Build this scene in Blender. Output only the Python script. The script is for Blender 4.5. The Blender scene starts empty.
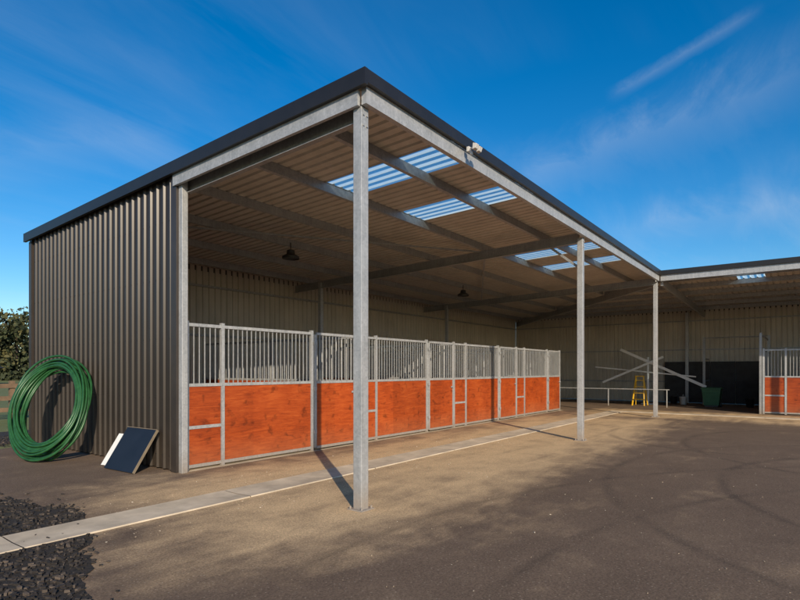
import bpy, math, random
from mathutils import Vector, Matrix
R=random.Random(7)
sc=bpy.context.scene
sc.view_settings.view_transform='Standard'; sc.view_settings.look='None'; sc.view_settings.exposure=0

# ---------------------------------------------------------------- materials
def newmat(name):
    m=bpy.data.materials.new(name); m.use_nodes=True
    nt=m.node_tree; b=nt.nodes['Principled BSDF']
    return m,nt,b
def N(nt,t,**k):
    n=nt.nodes.new(t)
    for a,v in k.items(): setattr(n,a,v)
    return n
def noise(nt,scale,detail=4,rough=.55,vec=None,dist=0):
    n=N(nt,'ShaderNodeTexNoise'); n.inputs['Scale'].default_value=scale
    n.inputs['Detail'].default_value=detail; n.inputs['Roughness'].default_value=rough
    n.inputs['Distortion'].default_value=dist
    if vec is not None: nt.links.new(vec,n.inputs['Vector'])
    return n.outputs['Fac']
def ramp(nt,fac,stops):
    r=N(nt,'ShaderNodeValToRGB'); nt.links.new(fac,r.inputs['Fac'])
    e=r.color_ramp.elements
    while len(e)<len(stops): e.new(.5)
    for i,(p,c) in enumerate(stops):
        e[i].position=p; e[i].color=(c[0],c[1],c[2],1) if hasattr(c,'__len__') else (c,c,c,1)
    return r.outputs['Color']
def math_(nt,op,a,b=None,clamp=False):
    n=N(nt,'ShaderNodeMath',operation=op); n.use_clamp=clamp
    for i,v in enumerate((a,b)):
        if v is None: continue
        if isinstance(v,(int,float)): n.inputs[i].default_value=v
        else: nt.links.new(v,n.inputs[i])
    return n.outputs[0]
def mixc(nt,f,a,b,mode='MIX'):
    n=N(nt,'ShaderNodeMix',data_type='RGBA',blend_type=mode)
    for i,v in ((0,f),(6,a),(7,b)):
        if isinstance(v,(int,float)): n.inputs[i].default_value=v
        elif isinstance(v,tuple): n.inputs[i].default_value=(v[0],v[1],v[2],1)
        else: nt.links.new(v,n.inputs[i])
    return n.outputs[2]
def bump(nt,b,h,strength=.3,dist=.01):
    n=N(nt,'ShaderNodeBump'); n.inputs['Strength'].default_value=strength; n.inputs['Distance'].default_value=dist
    nt.links.new(h,n.inputs['Height']); nt.links.new(n.outputs[0],b.inputs['Normal'])
def objco(nt): return N(nt,'ShaderNodeTexCoord').outputs['Object']
def mapv(nt,vec,s):
    m=N(nt,'ShaderNodeMapping'); nt.links.new(vec,m.inputs['Vector']); m.inputs['Scale'].default_value=s
    return m.outputs[0]
def simple(name,c,var=.15,scale=6,rough=.6,metal=0,bmp=0,stretch=(1,1,1),spec=.5):
    m,nt,b=newmat(name); co=mapv(nt,objco(nt),stretch)
    f=noise(nt,scale,5,.6,co)
    lo=tuple(x*(1-var) for x in c); hi=tuple(min(1,x*(1+var)) for x in c)
    nt.links.new(ramp(nt,f,[(.3,lo),(.7,hi)]),b.inputs['Base Color'])
    b.inputs['Roughness'].default_value=rough; b.inputs['Metallic'].default_value=metal
    b.inputs['Specular IOR Level'].default_value=spec
    if bmp: bump(nt,b,f,bmp)
    return m
def galv(name='galvanised_steel',k=1.0):
    m,nt,b=newmat(name); co=objco(nt)
    v=N(nt,'ShaderNodeTexVoronoi'); v.inputs['Scale'].default_value=38; nt.links.new(co,v.inputs['Vector'])
    f=noise(nt,3,6,.65,co); st=noise(nt,5,5,.6,mapv(nt,co,(3,3,.25)))
    s=math_(nt,'ADD',math_(nt,'MULTIPLY',v.outputs['Color'],.2),math_(nt,'MULTIPLY',math_(nt,'ADD',f,st),.40))
    c=ramp(nt,s,[(.3,(.28*k,.295*k,.305*k)),(.72,(.53*k,.54*k,.55*k))])
    sep=N(nt,'ShaderNodeSeparateXYZ'); nt.links.new(co,sep.inputs[0])
    dm=math_(nt,'MULTIPLY',math_(nt,'SUBTRACT',.35,sep.outputs['Z'],True),math_(nt,'MULTIPLY',f,3.2),True)
    c=mixc(nt,dm,c,(.33,.25,.17))
    nt.links.new(c,b.inputs['Base Color'])
    b.inputs['Metallic'].default_value=.3; b.inputs['Roughness'].default_value=.45
    return m
GALV=galv()
GALVD=galv('galvanised_tube',.78)
def cladding(name,c,rough=.45,dust=.0,spec=.5):
    m,nt,b=newmat(name); co=objco(nt)
    f=noise(nt,1.2,4,.6,co); st=noise(nt,6,5,.6,mapv(nt,co,(1,1,.08)))
    s=math_(nt,'MULTIPLY',math_(nt,'ADD',f,st),.5)
    col=ramp(nt,s,[(.3,tuple(x*.8 for x in c)),(.7,tuple(x*1.2 for x in c))])
    if dust:
        sep=N(nt,'ShaderNodeSeparateXYZ'); nt.links.new(co,sep.inputs[0])
        dm=math_(nt,'MULTIPLY',math_(nt,'SUBTRACT',.8,sep.outputs['Z'],True),math_(nt,'MULTIPLY',noise(nt,4,5,.7,co),dust*1.4),True)
        col=mixc(nt,dm,col,(.25,.19,.13))
    nt.links.new(col,b.inputs['Base Color'])
    b.inputs['Roughness'].default_value=rough; b.inputs['Specular IOR Level'].default_value=spec
    return m
DARK=cladding('dark_cladding',(.030,.0245,.021),.36,.14,.35)
TRIM=simple('dark_trim',(.017,.0155,.0155),.15,4,.4)
BEIGE=cladding('inner_cladding',(.48,.44,.37),.5,.25)
ROOFU=cladding('roof_sheet',(.50,.455,.39),.4)
def wood():
    m,nt,b=newmat('stained_plywood'); co=objco(nt)
    g=noise(nt,3,7,.7,mapv(nt,co,(1,1,9)),.9); f=noise(nt,1.3,4,.6,co); k=noise(nt,7,3,.5,co)
    s=math_(nt,'ADD',math_(nt,'MULTIPLY',g,.65),math_(nt,'MULTIPLY',f,.35))
    c=ramp(nt,s,[(.3,(.15,.023,.005)),(.5,(.35,.058,.010)),(.7,(.50,.108,.022))])
    k2=ramp(nt,k,[(.28,.55),(.42,1.0)])
    c=mixc(nt,1.0,c,k2,'MULTIPLY')
    sep=N(nt,'ShaderNodeSeparateXYZ'); nt.links.new(co,sep.inputs[0])
    pv=N(nt,'ShaderNodeTexWhiteNoise',noise_dimensions='3D'); sn=N(nt,'ShaderNodeVectorMath',operation='SNAP'); nt.links.new(co,sn.inputs[0]); sn.inputs[1].default_value=(2.015,2.015,50); nt.links.new(sn.outputs[0],pv.inputs[0])
    c=mixc(nt,1.0,c,ramp(nt,pv.outputs[0],[(0,.84),(1,1.1)]),'MULTIPLY')
    dm=math_(nt,'MULTIPLY',math_(nt,'SUBTRACT',.5,sep.outputs['Z'],True),math_(nt,'MULTIPLY',f,.9),True)
    c=mixc(nt,dm,c,(.34,.2,.11))
    nt.links.new(c,b.inputs['Base Color'])
    b.inputs['Roughness'].default_value=.42; b.inputs['Specular IOR Level'].default_value=.4
    bump(nt,b,g,.25,.004)
    return m
WOOD=wood()
def skylightmat():
    m,nt,b=newmat('translucent_sheet'); out=nt.nodes['Material Output']
    t=N(nt,'ShaderNodeBsdfTranslucent'); t.inputs['Color'].default_value=(.72,.90,.93,1)
    tr=N(nt,'ShaderNodeBsdfTransparent'); tr.inputs['Color'].default_value=(.75,.92,.97,1)
    mx=N(nt,'ShaderNodeMixShader')
    f=noise(nt,3,4,.6,objco(nt)); nt.links.new(math_(nt,'MULTIPLY',f,.4),mx.inputs[0])
    nt.links.new(t.outputs[0],mx.inputs[1]); nt.links.new(tr.outputs[0],mx.inputs[2]); nt.links.new(mx.outputs[0],out.inputs[0])
    return m
SKYL=skylightmat()
WHITE=simple('white_paint',(.75,.75,.73),.06,5,.45)
BLACKP=simple('black_plastic',(.03,.03,.032),.2,5,.5)
RUBBER=simple('rubber_mat',(.035,.034,.034),.35,3,.75)
CONC=simple('concrete',(.54,.45,.33),.28,2.2,.85,0,.4)
YEL=simple('yellow_paint',(.75,.45,.03),.1,5,.4)
GREENP=simple('green_plastic',(.03,.13,.06),.15,5,.5)
BED=simple('sand_bedding',(.3,.23,.15),.2,5,.9)

# ---------------------------------------------------------------- mesh helper
class MB:
    def __init__(s): s.v=[];s.f=[];s.mi=[]
    def box(s,x0,x1,y0,y1,z0,z1,mi=0):
        n=len(s.v)
        x0,x1=min(x0,x1),max(x0,x1); y0,y1=min(y0,y1),max(y0,y1)
        s.v+=[(x,y,z) for z in (z0,z1) for (x,y) in ((x0,y0),(x1,y0),(x1,y1),(x0,y1))]
        s.f+=[tuple(n+i for i in q) for q in ((3,2,1,0),(4,5,6,7),(0,1,5,4),(1,2,6,5),(2,3,7,6),(3,0,4,7))]; s.mi+=[mi]*6
    def hexa(s,pts,mi=0):
        n=len(s.v); s.v+=[tuple(p) for p in pts]
        s.f+=[tuple(n+i for i in q) for q in ((3,2,1,0),(4,5,6,7),(0,1,5,4),(1,2,6,5),(2,3,7,6),(3,0,4,7))]; s.mi+=[mi]*6
    def tube(s,p,q,r,seg=8,r2=None,mi=0,cap=True):
        p=Vector(p);q=Vector(q);d=(q-p).normalized(); r2=r if r2 is None else r2
        a=d.orthogonal().normalized(); b=d.cross(a); n=len(s.v)
        for c,rr in ((p,r),(q,r2)):
            for i in range(seg):
                t=2*math.pi*i/seg; s.v.append(tuple(c+rr*(math.cos(t)*a+math.sin(t)*b)))
        for i in range(seg):
            j=(i+1)%seg; s.f.append((n+i,n+j,n+seg+j,n+seg+i)); s.mi.append(mi)
        if cap:
            s.f.append(tuple(n+seg-1-i for i in range(seg))); s.f.append(tuple(n+seg+i for i in range(seg))); s.mi+=[mi]*2
    def beam(s,p,q,w,h,mi=0):
        p=Vector(p);q=Vector(q);d=(q-p).normalized(); side=d.cross(Vector((0,0,1))).normalized(); up=side.cross(d)
        pts=[]
        for c in (p,q): pts+=[c-side*w/2-up*h/2,c+side*w/2-up*h/2,c+side*w/2+up*h/2,c-side*w/2+up*h/2]
        s.hexa(pts,mi)
    def sweep(s,pts,r,seg=7,closed=False,mi=0):
        P=[Vector(p) for p in pts]; L=len(P); n=len(s.v)
        prev=None
        for i,c in enumerate(P):
            d=((P[(i+1)%L]-P[i-1]) if closed or 0<i<L-1 else (P[min(i+1,L-1)]-P[max(i-1,0)])).normalized()
            a=d.orthogonal().normalized() if prev is None else (prev-d*prev.dot(d)).normalized()
            prev=a; b=d.cross(a)
            for k in range(seg):
                t=2*math.pi*k/seg; s.v.append(tuple(c+r*(math.cos(t)*a+math.sin(t)*b)))
        for i in range(L if closed else L-1):
            i2=(i+1)%L
            for k in range(seg):
                k2=(k+1)%seg; s.f.append((n+i*seg+k,n+i*seg+k2,n+i2*seg+k2,n+i2*seg+k)); s.mi.append(mi)
    def lathe(s,c,prof,seg=20,mi=0):
        n=len(s.v)
        for (r,z) in prof:
            for k in range(seg):
                t=2*math.pi*k/seg; s.v.append((c[0]+r*math.cos(t),c[1]+r*math.sin(t),c[2]+z))
        for i in range(len(prof)-1):
            for k in range(seg):
                k2=(k+1)%seg; s.f.append((n+i*seg+k,n+i*seg+k2,n+(i+1)*seg+k2,n+(i+1)*seg+k)); s.mi.append(mi)
    def obj(s,name,mats,parent=None,bevel=0,smooth=False):
        me=bpy.data.meshes.new(name); me.from_pydata(s.v,[],s.f)
        if not isinstance(mats,(list,tuple)): mats=[mats]
        for m in mats: me.materials.append(m)
        for i,p in enumerate(me.polygons): p.material_index=s.mi[i]; p.use_smooth=smooth
        me.update()
        o=bpy.data.objects.new(name,me); sc.collection.objects.link(o)
        if parent: o.parent=parent
        if bevel:
            b=o.modifiers.new('b','BEVEL'); b.width=bevel; b.segments=2; b.limit_method='ANGLE'
        return o
def empty(name):
    e=bpy.data.objects.new(name,None); sc.collection.objects.link(e); e.empty_display_size=.2; return e

# ---------------------------------------------------------------- building constants
XC,YC=19.7,3.9           # inner (courtyard) corner of roof
D=9.8                    # roof depth
ZT=4.88; SL=.034
def zr(t): return ZT-SL*t
def Mm(s,t): return (XC-s,YC+t)      # main wing
def Mw(s,t): return (XC+t,YC-s)      # side wing
S_END=XC-4.54            # main gable end
W_END=24.0
shed=empty('stable_shed')
PER=.2
PROF=[(0,0),(.13,0),(.15,.03),(.18,.03)]
def roof(Mf,smax,sky,name):
    mb=MB(); sk=MB()
    s0=-D; pts=[]
    k=0
    while True:
        for a,h in PROF:
            s=s0+k*PER+a
            if s>smax: break
            pts.append((s,h))
        else:
            k+=1; continue
        break
    pts.append((smax,0))
    def is_sky(s): 
        return any(a<=s<=b for a,b in sky)
    for i in range(len(pts)-1):
        (sa,ha),(sb,hb)=pts[i],pts[i+1]
        if sb-sa<1e-6: continue
        mid=(sa+sb)/2
        ta,tb=max(0,-sa),max(0,-sb)
        def add(m,t0a,t0b,t1):
            n=len(m.v)
            q=[(sa,t0a,ha),(sb,t0b,hb),(sb,t1,hb),(sa,t1,ha)]
            for s,t,h in q:
                x,y=Mf(s,t); m.v.append((x,y,zr(t)+h))
            m.f.append((n,n+1,n+2,n+3)); m.mi.append(0)
        if is_sky(mid):
            add(sk,.02,.02,2.62); add(mb,2.6,2.6,D)
        else: add(mb,ta,tb,D)
    mb.obj(name,ROOFU,shed); sk.obj(name+'_skylights',SKYL,shed)
sky_m=[(XC-b,XC-a) for a,b in ((6.6,7.4),(8.7,9.5),(13.95,14.75),(15.95,16.75))]
roof(Mm,S_END,sky_m,'main_roof')
roof(Mw,W_END,[(2.0,2.8),(4.1,4.9),(9.4,10.2),(11.5,12.3)],'wing_roof')

# purlins / rafters / fascia
def mbeam(mb,Mf,s0,s1,t0,t1,dz0,dz1,mi=0):
    pts=[]
    for (dz) in (dz0,dz1):
        for s,t in ((s0,t0),(s1,t0),(s1,t1),(s0,t1)):
            x,y=Mf(s,t); pts.append((x,y,zr(t)+dz))
    mb.hexa(pts,mi)
pur=MB(); raf=MB(); trim=MB(); fas=MB(); bolts=MB()
for Mf,smax in ((Mm,S_END-.12),(Mw,W_END-.12)):
    for t in (1.1,2.65,4.25,5.85,7.45,9.0):
        a=-t+ .05
        mbeam(pur,Mf,a,smax,t-.03,t-.024,-.155,-.003)
        mbeam(pur,Mf,a,smax,t-.0235,t+.04,-.155,-.149)
        mbeam(pur,Mf,a,smax,t+.0345,t+.04,-.1485,-.13)
    mbeam(fas,Mf,.0,smax+.07,.03,.1,-.29,-.10)
    mbeam(trim,Mf,-.0,smax+.12,-.035,.028,-.10,.05)
    mbeam(trim,Mf,-D,smax+.05,D-.02,D+.06,-.14,.05)
for s in (S_END-.22, XC-12.2, XC-19.75):
    mbeam(raf,Mm,s-.012,s-.004,.2,D-.15,-.40,-.16); mbeam(raf,Mm,s-.0035,s+.07,.2,D-.15,-.40,-.392); 
for s in (7.6,15.2,22.8):
    mbeam(raf,Mw,s-.012,s-.004,.2,D-.15,-.40,-.16); mbeam(raf,Mw,s-.0035,s+.07,.2,D-.15,-.40,-.392)
mbeam(raf,Mw,-.03,.05,.2,D-.15,-.42,-.17)
raf.beam((XC+.15,YC+.15,zr(.15)-.3),(XC+D-.2,YC+D-.2,zr(D)-.3),.09,.24)
mbeam(trim,Mm,S_END-.004,S_END+.05,-.036,D+.06,-.13,.052)
mbeam(fas,Mm,S_END-.052,S_END-.006,.12,3.93,-.30,-.132)
for x in (12.2,):
    raf.beam((x+.05,4.15,3.95),(x+.05,4.85,4.52),.05,.05)
for (a,b) in (((4.9,10.6),(12.1,6.6)),((12.4,6.6),(19.6,10.6))):
    raf.beam((a[0],a[1],zr(a[1]-YC)-.2),(b[0],b[1],zr(b[1]-YC)-.2),.05,.03)
pur.obj('purlins',GALVD,shed); raf.obj('rafters',GALVD,shed); fas.obj('fascia_beams',GALV,shed); trim.obj('roof_flashing',TRIM,shed)

# posts
pst=MB()
def post(x,y,zt,w=.062): pst.box(x-w,x+w,y-w,y+w,0,zt)
for x in (4.66,12.2,19.8): post(x,4.07,4.585)
post(4.66,7.72,4.53,.05)
for x in (12.2,): post(x,12.35,4.38,.06)
post(19.75,12.35,4.38,.06)
for s in (7.6,15.2,22.8): post(*Mw(s,.17),4.585); 
for s in (-.7,7.6,15.2): post(*Mw(s,9.55),4.38,.07)
p=pst.obj('posts',GALV,shed,bevel=.006)
bp=MB()
for x in (4.66,12.2,19.8):
    bp.box(x-.11,x+.11,4.07-.11,4.07+.11,.006,.02)
    for a in (-.085,.085):
        for b in (-.085,.085): bp.tube((x+a,4.07+b,.02),(x+a,4.07+b,.05),.011,6)
    for z in (4.38,4.50):
        bp.tube((x-.03,3.995,z),(x-.03,4.01,z),.014,6); bp.tube((x+.03,3.995,z),(x+.03,4.01,z),.014,6)
bp.obj('base_plates',GALV,shed)

# walls
def corr(mb,org,d,out,L,ztop,z0=.03,depth=.03):
    pts=[];k=0
    while k*PER<L:
        for a,h in PROF:
            if k*PER+a<L: pts.append((k*PER+a,h))
        k+=1
    pts.append((L,0)); n=len(mb.v)
    for a,h in pts:
        x=org[0]+d[0]*a+out[0]*h*depth/.03; y=org[1]+d[1]*a+out[1]*h*depth/.03
        mb.v+=[(x,y,z0),(x,y,ztop(a))]
    for i in range(len(pts)-1):
        mb.f.append((n+2*i,n+2*i+2,n+2*i+3,n+2*i+1)); mb.mi.append(0)
g=MB(); corr(g,(4.62,7.83),(0,1),(-1,0),13.66-7.83,lambda a: zr(7.83-YC+a)-.06); g.obj('gable_wall',DARK,shed)
c=MB(); c.box(4.575,4.63,7.775,7.93,.01,zr(4)-.13); c.box(4.575,4.62,13.56,13.7,.01,zr(9.8)-.13); c.obj('corner_flashing',simple('brown_flashing',(.038,.031,.027),.15,4,.4),shed)
sc_=MB()
for z in (.25,1.15,2.1,3.05,3.95):
    y=7.83+.165
    while y<13.6:
        sc_.tube((4.59,y,z),(4.582,y,z),.009,6); y+=.2
sc_.obj('cladding_screws',TRIM,shed)
bw=MB(); corr(bw,(4.66,13.66),(1,0),(0,1),29.5-4.66,lambda a: zr(9.76)+.0); bw.obj('back_wall',BEIGE,shed)
ww=MB(); corr(ww,(29.46,13.64),(0,-1),(1,0),13.64+20.0,lambda a: zr(9.76)+.0); ww.obj('wing_back_wall',BEIGE,shed)
we=MB(); corr(we,(23.4,YC-W_END+.05),(1,0),(0,-1),6.0,lambda a: zr(3.7+a)-.06); we.obj('wing_end_wall',DARK,shed)
gi=MB()
for z in (1.0,2.55,3.95):
    gi.box(4.7,29.4,13.58,13.64,z,z+.06); gi.box(29.38,29.44,-19.9,13.5,z+.003,z+.06)
gi.obj('wall_girts',GALVD,shed)

# ---------------------------------------------------------------- stalls
MOD=4.03
def stall(o,d,v,last=False,depth=5.6):
    e=empty('horse_stall')
    fr=MB();bd=MB();br=MB()
    def bx(m,a0,a1,b0,b1,z0,z1):
        x0,y0=o[0]+d[0]*a0+v[0]*b0,o[1]+d[1]*a0+v[1]*b0
        x1,y1=o[0]+d[0]*a1+v[0]*b1,o[1]+d[1]*a1+v[1]*b1
        m.box(x0,x1,y0,y1,z0,z1)
    def P(a,b,z): return (o[0]+d[0]*a+v[0]*b,o[1]+d[1]*a+v[1]*b,z)
    def post(a,w=.03,top=2.38,b=0): bx(fr,a-w,a+w,b-.03,b+.03,0.012,top)
    def panel(a0,a1,split=False,off=0):
        for z in (.07,1.36,2.32):
            bx(fr,a0,a1,off-.024,off+.024,z-.025,z+.025)
        if split:
            bx(fr,a0,a1,off-.024,off+.024,.66,.71)
            bx(bd,a0+.004,a1-.004,off-.012,off+.012,.096,.659); bx(bd,a0+.004,a1-.004,off-.012,off+.012,.711,1.334)
        else:
            bx(bd,a0+.004,a1-.004,off-.012,off+.012,.096,1.334)
        n=max(2,round((a1-a0)/.095)); 
        for i in range(1,n):
            a=a0+(a1-a0)*i/n
            br.tube(P(a,off,1.38),P(a,off,2.30),.0105,6,cap=False)
    post(0); 
    panel(.032,.62,True); post(.652)
    panel(.684,2.66); post(2.692)
    bx(fr,2.735,2.785,-.055,-.015,.06,2.30); bx(fr,3.90,3.95,-.055,-.015,.06,2.30)
    panel(2.787,3.898,False,-.035)
    bx(fr,3.80,3.90,-.09,-.062,1.12,1.16)
    for z in (.35,1.2,2.1): bx(fr,2.70,2.77,-.075,-.058,z,z+.07)
    if last: post(4.0)
    parts=[.0]+([4.0] if last else [])
    for a in parts:
        bx(bd,a-.012,a+.012,.07,depth,.09,1.335)
        bx(fr,a-.022,a+.022,.04,depth,1.336,1.386); bx(fr,a-.022,a+.022,.04,depth,2.29,2.34)
        bx(fr,a-.022,a+.022,.04,depth,.04,.088)
        bx(fr,a-.028,a+.028,depth/2-.03,depth/2+.03,.012,2.38)
        n=int(depth/.15)
        for i in range(1,n):
            b=depth*i/n; br.tube(P(a,b,1.387),P(a,b,2.29),.0105,5,cap=False)
    fr.obj('frame',GALV,e); bd.obj('boards',WOOD,e); br.obj('bars',GALVD,e)
    fl=MB(); bx(fl,.03,3.97,.05,depth,.008,.03); fl.obj('bedding',BED,e)
    return e
for i in range(4): stall((4.76+MOD*i,7.8),(1,0),(0,1),i==3)
for i in range(4): stall((23.5,1.22-MOD*i),(0,-1),(1,0),i==3)

# ---------------------------------------------------------------- fittings
fl=MB()
fl.box(6.70,6.76,3.82,3.862,4.71,4.78,0)
fl.tube((6.73,3.82,4.75),(6.70,3.76,4.74),.012,8,mi=0)
fl.hexa([(6.63,3.68,4.70),(6.71,3.68,4.70),(6.71,3.73,4.69),(6.63,3.73,4.69),(6.63,3.66,4.76),(6.71,3.66,4.76),(6.71,3.72,4.78),(6.63,3.72,4.78)],0)
fl.hexa([(6.75,3.69,4.70),(6.83,3.69,4.70),(6.83,3.74,4.69),(6.75,3.74,4.69),(6.75,3.67,4.76),(6.83,3.67,4.76),(6.83,3.73,4.78),(6.75,3.73,4.78)],0)
fl.lathe((6.73,3.80,4.65),[(.0,0),(.02,.008),(.023,.03),(.018,.06)],12,0)
fl.obj('flood_light',[simple('grey_white_plastic',(.55,.54,.52),.06,5,.45)],None,bevel=.006)
for (x,y) in ((8.6,9.7),(16.6,9.7)):
    e=MB(); 
    e.lathe((x,y,4.22),[(.0,.02),(.19,.02),(.2,0),(.2,.05),(.16,.08),(.1,.11),(.09,.2),(.04,.22),(.0,.22)],24)
    e.tube((x,y,4.43),(x,y,4.60),.012,6); 
    e.obj('pendant_high_bay_light',BLACKP,None,smooth=False)

# hose coil leaning on gable wall
HOSE=simple('green_poly_pipe',(.018,.085,.026),.3,8,.38)
hs=MB(); C=Vector((4.02,11.0,.96)); U=Vector((.355,.335,.925)); V=Vector((.28,-.86,0)); Nn=U.cross(V).normalized()
for i in range(19):
    rr=.73+.26*R.random(); off=Nn*R.uniform(-.1,.1); ph=R.uniform(0,6.28); c2=C+U*R.uniform(-.05,.02)+V*R.uniform(-.04,.04)
    pts=[]
    w1=R.uniform(.0,.05); w2=R.uniform(.0,.03)
    for k in range(64):
        t=2*math.pi*k/64
        q=rr*(1+w1*math.cos(2*t+ph)); pp=c2+U*q*math.cos(t)+V*q*math.sin(t)+off+Nn*w2*math.sin(3*t+ph)
        pp.z=max(pp.z,.04); pp.x=min(pp.x,4.54); pts.append(pp)
    hs.sweep(pts,.022,7,True)
pts=[C+U*(.95)*math.cos(t)+V*.9*math.sin(t)+Nn*.12 for t in [x*.1 for x in range(-14,10)]]
for q in pts: q.x=min(q.x,4.54); q.z=max(q.z,.04)
pts+= [pts[-1]+Vector((-.02*k,-.03*k,-.05*k)) for k in range(1,9)]
hs.sweep(pts,.021,7)
hs.obj('garden_hose_coil',HOSE,None,smooth=True)

# leaning panel and planks
pn=empty('leaning_panel')
m=MB(); a=Vector((4.09,9.06,.015)); b=Vector((4.13,8.22,.015)); up=Vector((.40,.03,.62)); nn=(b-a).cross(up).normalized()*.02
def slab(m,a,b,up,nn,i0,i1,j0,j1,k0,k1,mi=0):
    def Q(i,j,k): return a+(b-a)*i+up*j+nn*k
    m.hexa([Q(i0,j0,k0),Q(i1,j0,k0),Q(i1,j1,k0),Q(i0,j1,k0),Q(i0,j0,k1),Q(i1,j0,k1),Q(i1,j1,k1),Q(i0,j1,k1)],mi)
slab(m,a,b,up,nn,0,1,0,1,-.8,.8); m.obj('board',simple('dark_blue_laminate',(.012,.014,.02),.2,3,.45),pn)
m=MB()
slab(m,a,b,up,nn,-.008,1.008,1.001,1.015,-1,1); slab(m,a,b,up,nn,1.001,1.012,0,1,-1,1); m.obj('edging',simple('raw_edge',(.2,.16,.11),.2,5,.7),pn)
for k,(y0,h) in enumerate(((9.22,.52),(9.42,.5))):
    m=MB(); a2=Vector((4.2,y0,.012)); b2=a2+Vector((.02,-.12,0)); up2=Vector((.28,-.05,h)); n2=(b2-a2).cross(up2).normalized()*.02
    slab(m,a2,b2,up2,n2,0,1,0,1,-.6,.6); m.obj('white_plank',WHITE)

# items in the corner area
m=MB()
for y in (4.7,7.1,9.4): m.tube((25,y,0),(25,y,.78),.024,8)
m.tube((25,4.6,.76),(25,9.5,.76),.024,8)
m.obj('tie_up_rail',GALVD)
m=MB()
m.beam((27.0,7.1,2.58),(27.0,3.5,.85),.08,.12); m.beam((26.9,7.9,1.0),(26.9,5.2,2.2),.06,.1)
m.beam((27.05,8.3,1.75),(27.05,3.9,1.30),.05,.06)
m.tube((27.1,5.9,0),(27.1,5.9,2.2),.05,10); m.box(26.85,27.35,5.65,6.15,.006,.05)
m.obj('swing_boom',WHITE,bevel=.01)
m=MB()
m.box(27.96,28.06,3.66,3.76,0,3.1); m.tube((28.0,3.7,3.06),(28.0,1.3,3.06),.03,8); m.box(27.96,28.06,1.22,1.32,0,3.1)
m.tube((28,3.7,1.1),(29.3,3.7,1.1),.03,8); m.tube((28,3.7,2.1),(29.3,3.7,2.1),.03,8)
m.obj('wash_bay_frame',GALVD)
m=MB(); m.box(23.44,23.52,1.27,1.35,0,2.95); m.tube((23.48,1.31,2.9),(28,1.3,2.9),.025,8); m.obj('gate_post',GALVD)
m=MB()
for i in range(4): m.box(29.30,29.33,1.62+i*1.0,2.60+i*1.0,.03,2.0)
m.obj('rubber_wall_mats',RUBBER)
m=MB(); x,y=26.0,6.0
for sy in (-.22,.22):
    m.beam((x-.3,y+sy*1.15,0),(x,y+sy*.7,1.3),.035,.06); m.beam((x+.35,y+sy*1.15,0),(x+.02,y+sy*.7,1.28),.03,.05)
for k in range(1,5):
    t=k/4.6; w=.25*(1-t)+.16*t
    m.box(x-.3+.3*t-.05,x-.3+.3*t+.05,y-w,y+w,1.3*t-.015,1.3*t+.015)
m.box(x-.1,x+.12,y-.18,y+.18,1.3,1.34); m.obj('step_ladder',YEL)
e=empty('feed_bin'); m=MB(); x,y=26.8,3.25
m.hexa([(x-.26,y-.28,.08),(x+.26,y-.28,.08),(x+.26,y+.28,.08),(x-.26,y+.28,.08),(x-.34,y-.36,.78),(x+.34,y-.36,.78),(x+.34,y+.36,.78),(x-.34,y+.36,.78)])
m.box(x-.37,x+.37,y-.39,y+.39,.781,.83); m.box(x-.02,x+.02,y-.37,y+.37,.831,.85); m.box(x-.36,x-.30,y-.3,y+.3,.60,.64)
m.obj('body',GREENP,e,bevel=.02)
m=MB(); 
for s in (-.3,.3): m.tube((x+.2,y+s-.03,.1),(x+.2,y+s+.03,.1),.1,14)
m.box(x-.26,x-.18,y-.24,y+.24,.006,.08); m.obj('wheels',BLACKP,e)
for (x,y,c) in ((27.6,4.5,WHITE),(28.2,5.0,BLACKP),(27.3,1.9,BLACKP)):
    m=MB(); m.lathe((x,y,.01),[(.0,0),(.13,0),(.16,.34),(.17,.34),(.165,.36),(.145,.35),(.12,.03),(0,.03)],18)
    m.sweep([(x+.17*math.cos(t),y,.34+.14*math.sin(t)) for t in [k*math.pi/10 for k in range(11)]],.006,5)
    m.obj('bucket',c,smooth=True)

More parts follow.
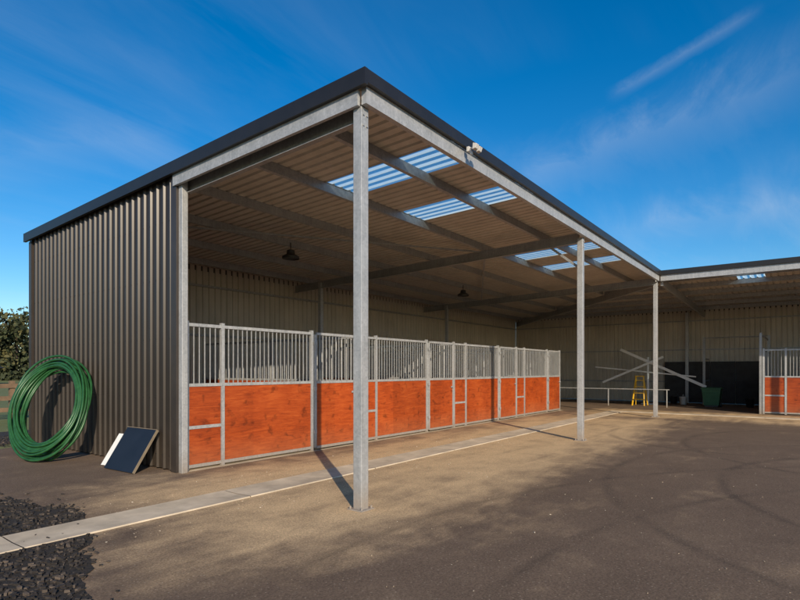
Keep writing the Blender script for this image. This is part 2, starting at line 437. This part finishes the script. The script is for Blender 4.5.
# ---------------------------------------------------------------- ground
def sheet(name,poly,z,mat,sub=None):
    me=bpy.data.meshes.new(name); me.from_pydata([(x,y,z) for x,y in poly],[],[tuple(range(len(poly)))]); me.materials.append(mat)
    o=bpy.data.objects.new(name,me); sc.collection.objects.link(o); return o
def grassmat():
    m,nt,b=newmat('grass'); co=objco(nt)
    f=noise(nt,.08,5,.6,co); g=noise(nt,3,6,.7,co)
    c=ramp(nt,math_(nt,'MULTIPLY',math_(nt,'ADD',f,g),.5),[(.3,(.06,.085,.018)),(.5,(.13,.15,.04)),(.7,(.22,.20,.08))])
    nt.links.new(c,b.inputs['Base Color']); b.inputs['Roughness'].default_value=.95; bump(nt,b,g,.3,.03); return m
sheet('ground',[(-1500,-1500),(1500,-1500),(1500,1500),(-1500,1500)],0,grassmat())
def asphalt():
    m,nt,b=newmat('dusty_asphalt'); co=objco(nt)
    sep=N(nt,'ShaderNodeSeparateXYZ'); nt.links.new(co,sep.inputs[0]); X=sep.outputs['X'];Y=sep.outputs['Y']
    big=noise(nt,.3,6,.6,co,.4); mid=noise(nt,1.6,6,.65,co,.3); fine=noise(nt,60,3,.6,co); vf=noise(nt,220,2,.6,co)
    strk=noise(nt,1.1,6,.65,mapv(nt,co,(.25,1.3,1)),.5)
    def band(v,a,b_,soft):
        u=N(nt,'ShaderNodeMapRange',interpolation_type='SMOOTHSTEP'); nt.links.new(v,u.inputs[0]); u.inputs[1].default_value=a; u.inputs[2].default_value=a+soft
        w=N(nt,'ShaderNodeMapRange',interpolation_type='SMOOTHSTEP'); nt.links.new(v,w.inputs[0]); w.inputs[1].default_value=b_-soft; w.inputs[2].default_value=b_; w.inputs[3].default_value=1; w.inputs[4].default_value=0
        return math_(nt,'MULTIPLY',u.outputs[0],w.outputs[0])
    bm=math_(nt,'MULTIPLY',band(Y,2.0,8.6,2.2),band(X,.6,21,4.0))
    bw_=math_(nt,'MULTIPLY',band(X,18.5,24.0,1.5),band(Y,-16,8,2))
    bb=math_(nt,'MAXIMUM',bm,math_(nt,'MULTIPLY',bw_,.8))
    s=math_(nt,'ADD',math_(nt,'MULTIPLY',strk,.55),math_(nt,'MULTIPLY',mid,.45))
    thr=math_(nt,'ADD',math_(nt,'MULTIPLY',bb,.37),s)
    sand=N(nt,'ShaderNodeMapRange',interpolation_type='SMOOTHSTEP'); nt.links.new(thr,sand.inputs[0]); sand.inputs[1].default_value=.53; sand.inputs[2].default_value=.95
    base=ramp(nt,math_(nt,'MULTIPLY',math_(nt,'ADD',big,mid),.5),[(.30,(.125,.088,.062)),(.52,(.160,.113,.079)),(.72,(.215,.154,.105))])
    col=mixc(nt,sand.outputs[0],base,(.62,.44,.25))
    def arc(cx,cy,r,w,amt,col):
        dx=math_(nt,'SUBTRACT',X,cx); dy=math_(nt,'SUBTRACT',Y,cy)
        d=math_(nt,'SQRT',math_(nt,'ADD',math_(nt,'MULTIPLY',dx,dx),math_(nt,'MULTIPLY',dy,dy)))
        k=math_(nt,'ABSOLUTE',math_(nt,'SUBTRACT',d,r)); k=math_(nt,'SUBTRACT',1,math_(nt,'DIVIDE',k,w),True)
        k=math_(nt,'MULTIPLY',math_(nt,'MULTIPLY',k,amt),ramp(nt,mid,[(.40,0),(.6,1)]))
        return mixc(nt,k,col,(.05,.038,.03))
    for a in ((9.5,-3.2,4.2,.12,.6),(9.5,-3.2,5.7,.12,.5),(4,-6,7.8,.1,.5),(14,-2,4.2,.14,.6),(4,-6,9.3,.1,.45),(15,1,3.1,.14,.5)): col=arc(*a,col)
    st=noise(nt,.9,3,.5,co,.6); col=mixc(nt,math_(nt,'MULTIPLY',ramp(nt,st,[(.60,0),(.8,1)]),.3),col,(.10,.07,.05))
    vo=N(nt,'ShaderNodeTexVoronoi'); vo.inputs['Scale'].default_value=26; nt.links.new(co,vo.inputs['Vector'])
    col=mixc(nt,math_(nt,'MULTIPLY',ramp(nt,vo.outputs['Distance'],[(.10,1),(.2,0)]),.35),col,(.5,.42,.32))
    sp=ramp(nt,fine,[(.35,.66),(.65,1.32)]); col=mixc(nt,.8,col,sp,'MULTIPLY')
    sp=ramp(nt,vf,[(.35,.66),(.65,1.3)]); col=mixc(nt,.65,col,sp,'MULTIPLY')
    nt.links.new(col,b.inputs['Base Color']); b.inputs['Roughness'].default_value=.9; b.inputs['Specular IOR Level'].default_value=.25
    h=math_(nt,'ADD',math_(nt,'MULTIPLY',fine,.5),math_(nt,'MULTIPLY',vf,.3)); bump(nt,b,h,.7,.007)
    return m
sheet('asphalt_yard',[(-14,-40),(60,-40),(60,13.9),(29,13.9),(5.5,13.9),(3.5,12.8),(-14,12.4)],.004,asphalt())
def mulchmat():
    m,nt,b=newmat('mulch'); co=objco(nt); f=noise(nt,30,5,.7,co); g=noise(nt,1.5,3,.6,co)
    nt.links.new(ramp(nt,f,[(.3,(.010,.009,.008)),(.7,(.05,.04,.033))]),b.inputs['Base Color']); b.inputs['Roughness'].default_value=.9; bump(nt,b,f,1,.04); return m
MUL=mulchmat()
poly=[(-8,8.4),(.5,8.35),(1.6,8.28),(2.2,8.05),(2.5,7.6),(2.48,7.1),(2.7,6.7),(2.62,6.3),(2.40,5.85),(2.33,5.45),(2.12,5.1),(2.05,4.75),(1.80,4.35),(1.70,4.0),(1.40,3.3),(.9,2.3),(0,1.6),(-8,1)]
def rough(P):
    o=[]
    for i in range(len(P)):
        a=Vector(P[i]); b=Vector(P[(i+1)%len(P)]); L=(b-a).length; k=max(1,int(L/.08)) if L<3 else 1
        for j in range(k): 
            q=a+(b-a)*j/k; o.append((q.x+(R.uniform(-.05,.05)),q.y+(R.uniform(-.04,.04))))
    return o
mb_=empty('mulch_bed')
sheet('base',rough(poly),.009,MUL).parent=mb_
poly2=[(-8,13.0),(3.6,13.2),(4.4,13.85),(5.2,14.3),(20,14.3),(20,16.5),(-8,16.5)]
sheet('base_far',poly2,.009,MUL).parent=mb_
def inside(x,y,P):
    r=False;j=len(P)-1
    for i in range(len(P)):
        if (P[i][1]>y)!=(P[j][1]>y) and x<(P[j][0]-P[i][0])*(y-P[i][1])/(P[j][1]-P[i][1])+P[i][0]: r=not r
        j=i
    return r
ch=MB()
def chip(x,y,z,l):
    a=R.uniform(0,6.28); w=l*R.uniform(.3,.7); h=l*R.uniform(.2,.5); tl=R.uniform(-.5,.5)
    ca,sa=math.cos(a),math.sin(a); pts=[]; mi=0 if R.random()<.8 else 1
    for k in (0,1):
        for u,v in ((-1,-1),(1,-1),(1,1),(-1,1)):
            u2=u*l/2*R.uniform(.6,1);v2=v*w/2*R.uniform(.6,1)
            pts.append((x+u2*ca-v2*sa,y+u2*sa+v2*ca,z+k*h+u2*tl*.5))
    ch.hexa(pts,mi)
n=0
while n<15500:
    x=R.uniform(-2.5,2.95); y=R.uniform(2.2,8.6)
    edge=(.05 if R.random()<.9 else .25)*R.gauss(0,1)
    if not inside(x+edge,y+edge,poly) : continue
    if 5.5<y<6.15 and R.random()<.975: continue
    chip(x,y,.008,R.uniform(.015,.055)); n+=1
for i in range(2500): 
    x=R.uniform(-3,5.5);y=R.uniform(13.2,15.5); chip(x,y,.008,R.uniform(.03,.07))
ch.obj('chips',[simple('bark_chips',(.028,.023,.02),.6,9,.85),simple('bark_chips_pale',(.09,.07,.055),.5,9,.85)],mb_)
ch=MB()
for i in range(1500):
    x=R.uniform(1.5,13); y=R.choice((R.gauss(5.4,.3),R.gauss(6.3,.3),R.uniform(-1,7.6)))
    if 5.5<y<6.15: continue
    chip(x,y,.003,R.uniform(.006,.02))
ch.obj('loose_gravel',[simple('stone',(.30,.24,.17),.5,9,.85),simple('stone_pale',(.5,.44,.35),.3,9,.85)])

# concrete drain
dr=MB()
def strip(x0,x1,y0,y1,alongx=True):
    prof=[(0,0),(.015,.014),(.2,.010),(.5,.006),(.8,.010),(.985,.014),(1,0)]
    L=(x1-x0) if alongx else (y1-y0); seg=max(1,int(L/2.4)); q=len(prof)
    for i in range(seg):
        n0=len(dr.v)
        for e_,g in ((i,.006),(i+1,-.006)):
            for u,h in prof:
                p=L*e_/seg+g
                if alongx: dr.v.append((x0+p,y0+(y1-y0)*u,.0045+h))
                else: dr.v.append((x0+(x1-x0)*u,y0+p,.0045+h))
        for k in range(q-1):
            a=n0+k; dr.f.append((a,a+q,a+q+1,a+1) if alongx else (a,a+1,a+q+1,a+q)); dr.mi.append(0)
strip(-8,21.45,5.56,6.12); strip(21.45,21.95,-19,6.1,False)
dr.obj('concrete_drain',CONC)
sheet('stall_slab',[(4.7,7.7),(21.1,7.7),(21.1,13.6),(4.7,13.6)],.0065,CONC)

# ---------------------------------------------------------------- background
fe=MB(); FW=simple('weathered_timber',(.16,.105,.065),.3,5,.85)
for i in range(38):
    x=-22.4+i*1.6; fe.box(x-.07,x+.07,20.6-.07,20.6+.07,0,1.25)
for z in (.25,.62,1.02): fe.box(-22,38,20.48,20.527,z,z+.14)
fe.obj('paddock_fence',FW)
e=empty('distant_shed'); m=MB(); cx,cy=16.6,70
m.box(cx-6,cx+4,cy,cy+6,0,1.8); m.obj('walls',simple('shed_wall',(.12,.11,.1),.1,3,.7),e)
m=MB(); pts=[(cx-6.4,cy-.4,1.81),(cx+4.4,cy-.4,1.81),(cx+4.4,cy+6.4,1.81),(cx-6.4,cy+6.4,1.81),(cx-5,cy+2.9,2.9),(cx+3,cy+2.9,2.9),(cx+3,cy+3.1,2.9),(cx-5,cy+3.1,2.9)]
m.hexa(pts); m.obj('roof',simple('black_roof',(.012,.012,.013),.2,3,.8),e)
m=MB(); m.box(cx-1,cx+1,cy-.03,cy-.003,0,1.7); m.box(cx+2,cx+3,cy-.03,cy-.003,.7,1.4); m.obj('door_and_window',BLACKP,e)
tr=MB()
def leaf(c,s,mi):
    n=len(tr.v); a=Vector((R.gauss(0,1),R.gauss(0,1),R.gauss(0,.7))).normalized(); b=a.orthogonal().normalized(); 
    b=(Matrix.Rotation(R.uniform(0,6.28),3,a)@b); c2=a.cross(b)
    tr.v+=[tuple(c+b*s),tuple(c+c2*s*.6),tuple(c-b*s),tuple(c-c2*s*.6)]; tr.f.append((n,n+1,n+2,n+3)); tr.mi.append(mi)
for i in range(46):
    x=-58+(i//2)*5.0+R.uniform(-1.5,1.5); y=(102 if i%2 else 114)+R.uniform(-3,3); H=R.uniform(8.8,11.6)
    tr.tube((x,y,0),(x+R.uniform(-.5,.5),y,H*.55),.28,7,.14,0)
    for k in range(12):
        a=R.uniform(0,6.28); rr=R.uniform(.5,3.2); z=R.uniform(.22,.92)*H
        q=Vector((x+rr*math.cos(a),y+rr*math.sin(a),z)); tr.tube((x,y,min(z*.75,H*.52)),q,.09,5,.03,0)
        cr=R.uniform(1.1,1.9); mi=R.choice((1,2))
        for l in range(170):
            dv=Vector((R.gauss(0,.5),R.gauss(0,.5),R.gauss(0,.4)))*cr; leaf(q+dv,R.uniform(.2,.45),mi if R.random()<.8 else 3-mi)
    for l in range(420):
        leaf(Vector((x+R.uniform(-3,3),y-2+R.gauss(0,1),abs(R.gauss(0,1.8)))),R.uniform(.25,.5),1)
tr.obj('distant_trees',[simple('bark',(.12,.09,.07),.3,5,.9),simple('foliage_dark',(.035,.045,.016),.4,.5,.8),simple('foliage_light',(.095,.09,.032),.4,.5,.8)])

# ---------------------------------------------------------------- light
EL=math.radians(22.5); tx,ty=.62,.785
dirv=Vector((tx*math.cos(EL),ty*math.cos(EL),-math.sin(EL))).normalized()
sd=bpy.data.lights.new('sun','SUN'); sd.energy=5.0; sd.angle=math.radians(.5); sd.color=(1,.84,.63)
so=bpy.data.objects.new('sun',sd); sc.collection.objects.link(so); so.rotation_euler=dirv.to_track_quat('-Z','Y').to_euler()
w=bpy.data.worlds.new('World'); sc.world=w; w.use_nodes=True; nt=w.node_tree; bg=nt.nodes['Background']
sk=N(nt,'ShaderNodeTexSky',sky_type='NISHITA'); sk.sun_disc=False; sk.sun_elevation=EL; sk.sun_rotation=math.atan2(-tx,-ty)%(2*math.pi)
sk.air_density=1.0; sk.dust_density=.4; sk.ozone_density=3.6
hs_=N(nt,'ShaderNodeHueSaturation'); hs_.inputs['Saturation'].default_value=1.38; nt.links.new(sk.outputs[0],hs_.inputs['Color'])
tc=N(nt,'ShaderNodeTexCoord'); G=tc.outputs['Generated']; sp=N(nt,'ShaderNodeSeparateXYZ'); nt.links.new(G,sp.inputs[0])
zz=math_(nt,'ADD',math_(nt,'MAXIMUM',sp.outputs['Z'],0),.12)
cb=N(nt,'ShaderNodeCombineXYZ'); nt.links.new(math_(nt,'DIVIDE',sp.outputs['X'],zz),cb.inputs[0]); nt.links.new(math_(nt,'DIVIDE',sp.outputs['Y'],zz),cb.inputs[1])
mp=N(nt,'ShaderNodeMapping'); nt.links.new(cb.outputs[0],mp.inputs[0]); mp.inputs['Rotation'].default_value=(0,0,math.radians(20)); mp.inputs['Scale'].default_value=(.35,1.5,1)
c1=noise(nt,1.5,8,.62,mp.outputs[0],.7); c2=noise(nt,.55,3,.5,cb.outputs[0],.3)
cl=math_(nt,'MULTIPLY',math_(nt,'MULTIPLY',ramp(nt,c1,[(.42,0),(.85,1)]),ramp(nt,c2,[(.40,0),(.7,1)])),.5)
def dirn(az,el):   # az degrees from +X toward +Y
    az=math.radians(az); el=math.radians(el); return Vector((math.cos(az)*math.cos(el),math.sin(az)*math.cos(el),math.sin(el)))
wisp=noise(nt,7,8,.65,G,1.2)
def streak(d1,d2,width,amt,cl):
    n=d1.cross(d2).normalized(); mid=(d1+d2).normalized(); half=math.cos(d1.angle(d2)/2*1.25)
    dn=N(nt,'ShaderNodeVectorMath',operation='DOT_PRODUCT'); nt.links.new(G,dn.inputs[0]); dn.inputs[1].default_value=n
    dm=N(nt,'ShaderNodeVectorMath',operation='DOT_PRODUCT'); nt.links.new(G,dm.inputs[0]); dm.inputs[1].default_value=mid
    off=math_(nt,'ADD',dn.outputs['Value'],math_(nt,'MULTIPLY',math_(nt,'SUBTRACT',wisp,.5),width*1.6))
    k=math_(nt,'SUBTRACT',1,math_(nt,'DIVIDE',math_(nt,'ABSOLUTE',off),width),True)
    e_=N(nt,'ShaderNodeMapRange',interpolation_type='SMOOTHSTEP'); nt.links.new(dm.outputs['Value'],e_.inputs[0]); e_.inputs[1].default_value=half; e_.inputs[2].default_value=half+(1-half)*.8
    k=math_(nt,'MULTIPLY',math_(nt,'MULTIPLY',math_(nt,'POWER',k,1.3),e_.outputs[0]),math_(nt,'MULTIPLY',ramp(nt,wisp,[(.3,.25),(.65,1)]),amt))
    return math_(nt,'ADD',cl,k)
cl=streak(dirn(15,25.5),dirn(4,29),.014,.26,cl)
cl=streak(dirn(27,18),dirn(-1,24),.07,.24,cl)
cl=streak(dirn(16,13.5),dirn(-4,14),.05,.24,cl)
cl=streak(dirn(82,14),dirn(60,22),.06,.16,cl)
col=mixc(nt,math_(nt,'MULTIPLY',cl,.75,True),hs_.outputs[0],(4.4,5.0,5.8))
nt.links.new(col,bg.inputs['Color']); bg.inputs['Strength'].default_value=.14

# ---------------------------------------------------------------- camera
cam=bpy.data.cameras.new('camera'); co=bpy.data.objects.new('camera',cam); sc.collection.objects.link(co)
co.location=(0,0,1.6); co.rotation_euler=(math.radians(90),0,math.radians(-53.02))
cam.sensor_width=36; cam.lens=24.255; cam.shift_y=.0875; cam.clip_end=5000; cam.clip_start=.05
sc.camera=co
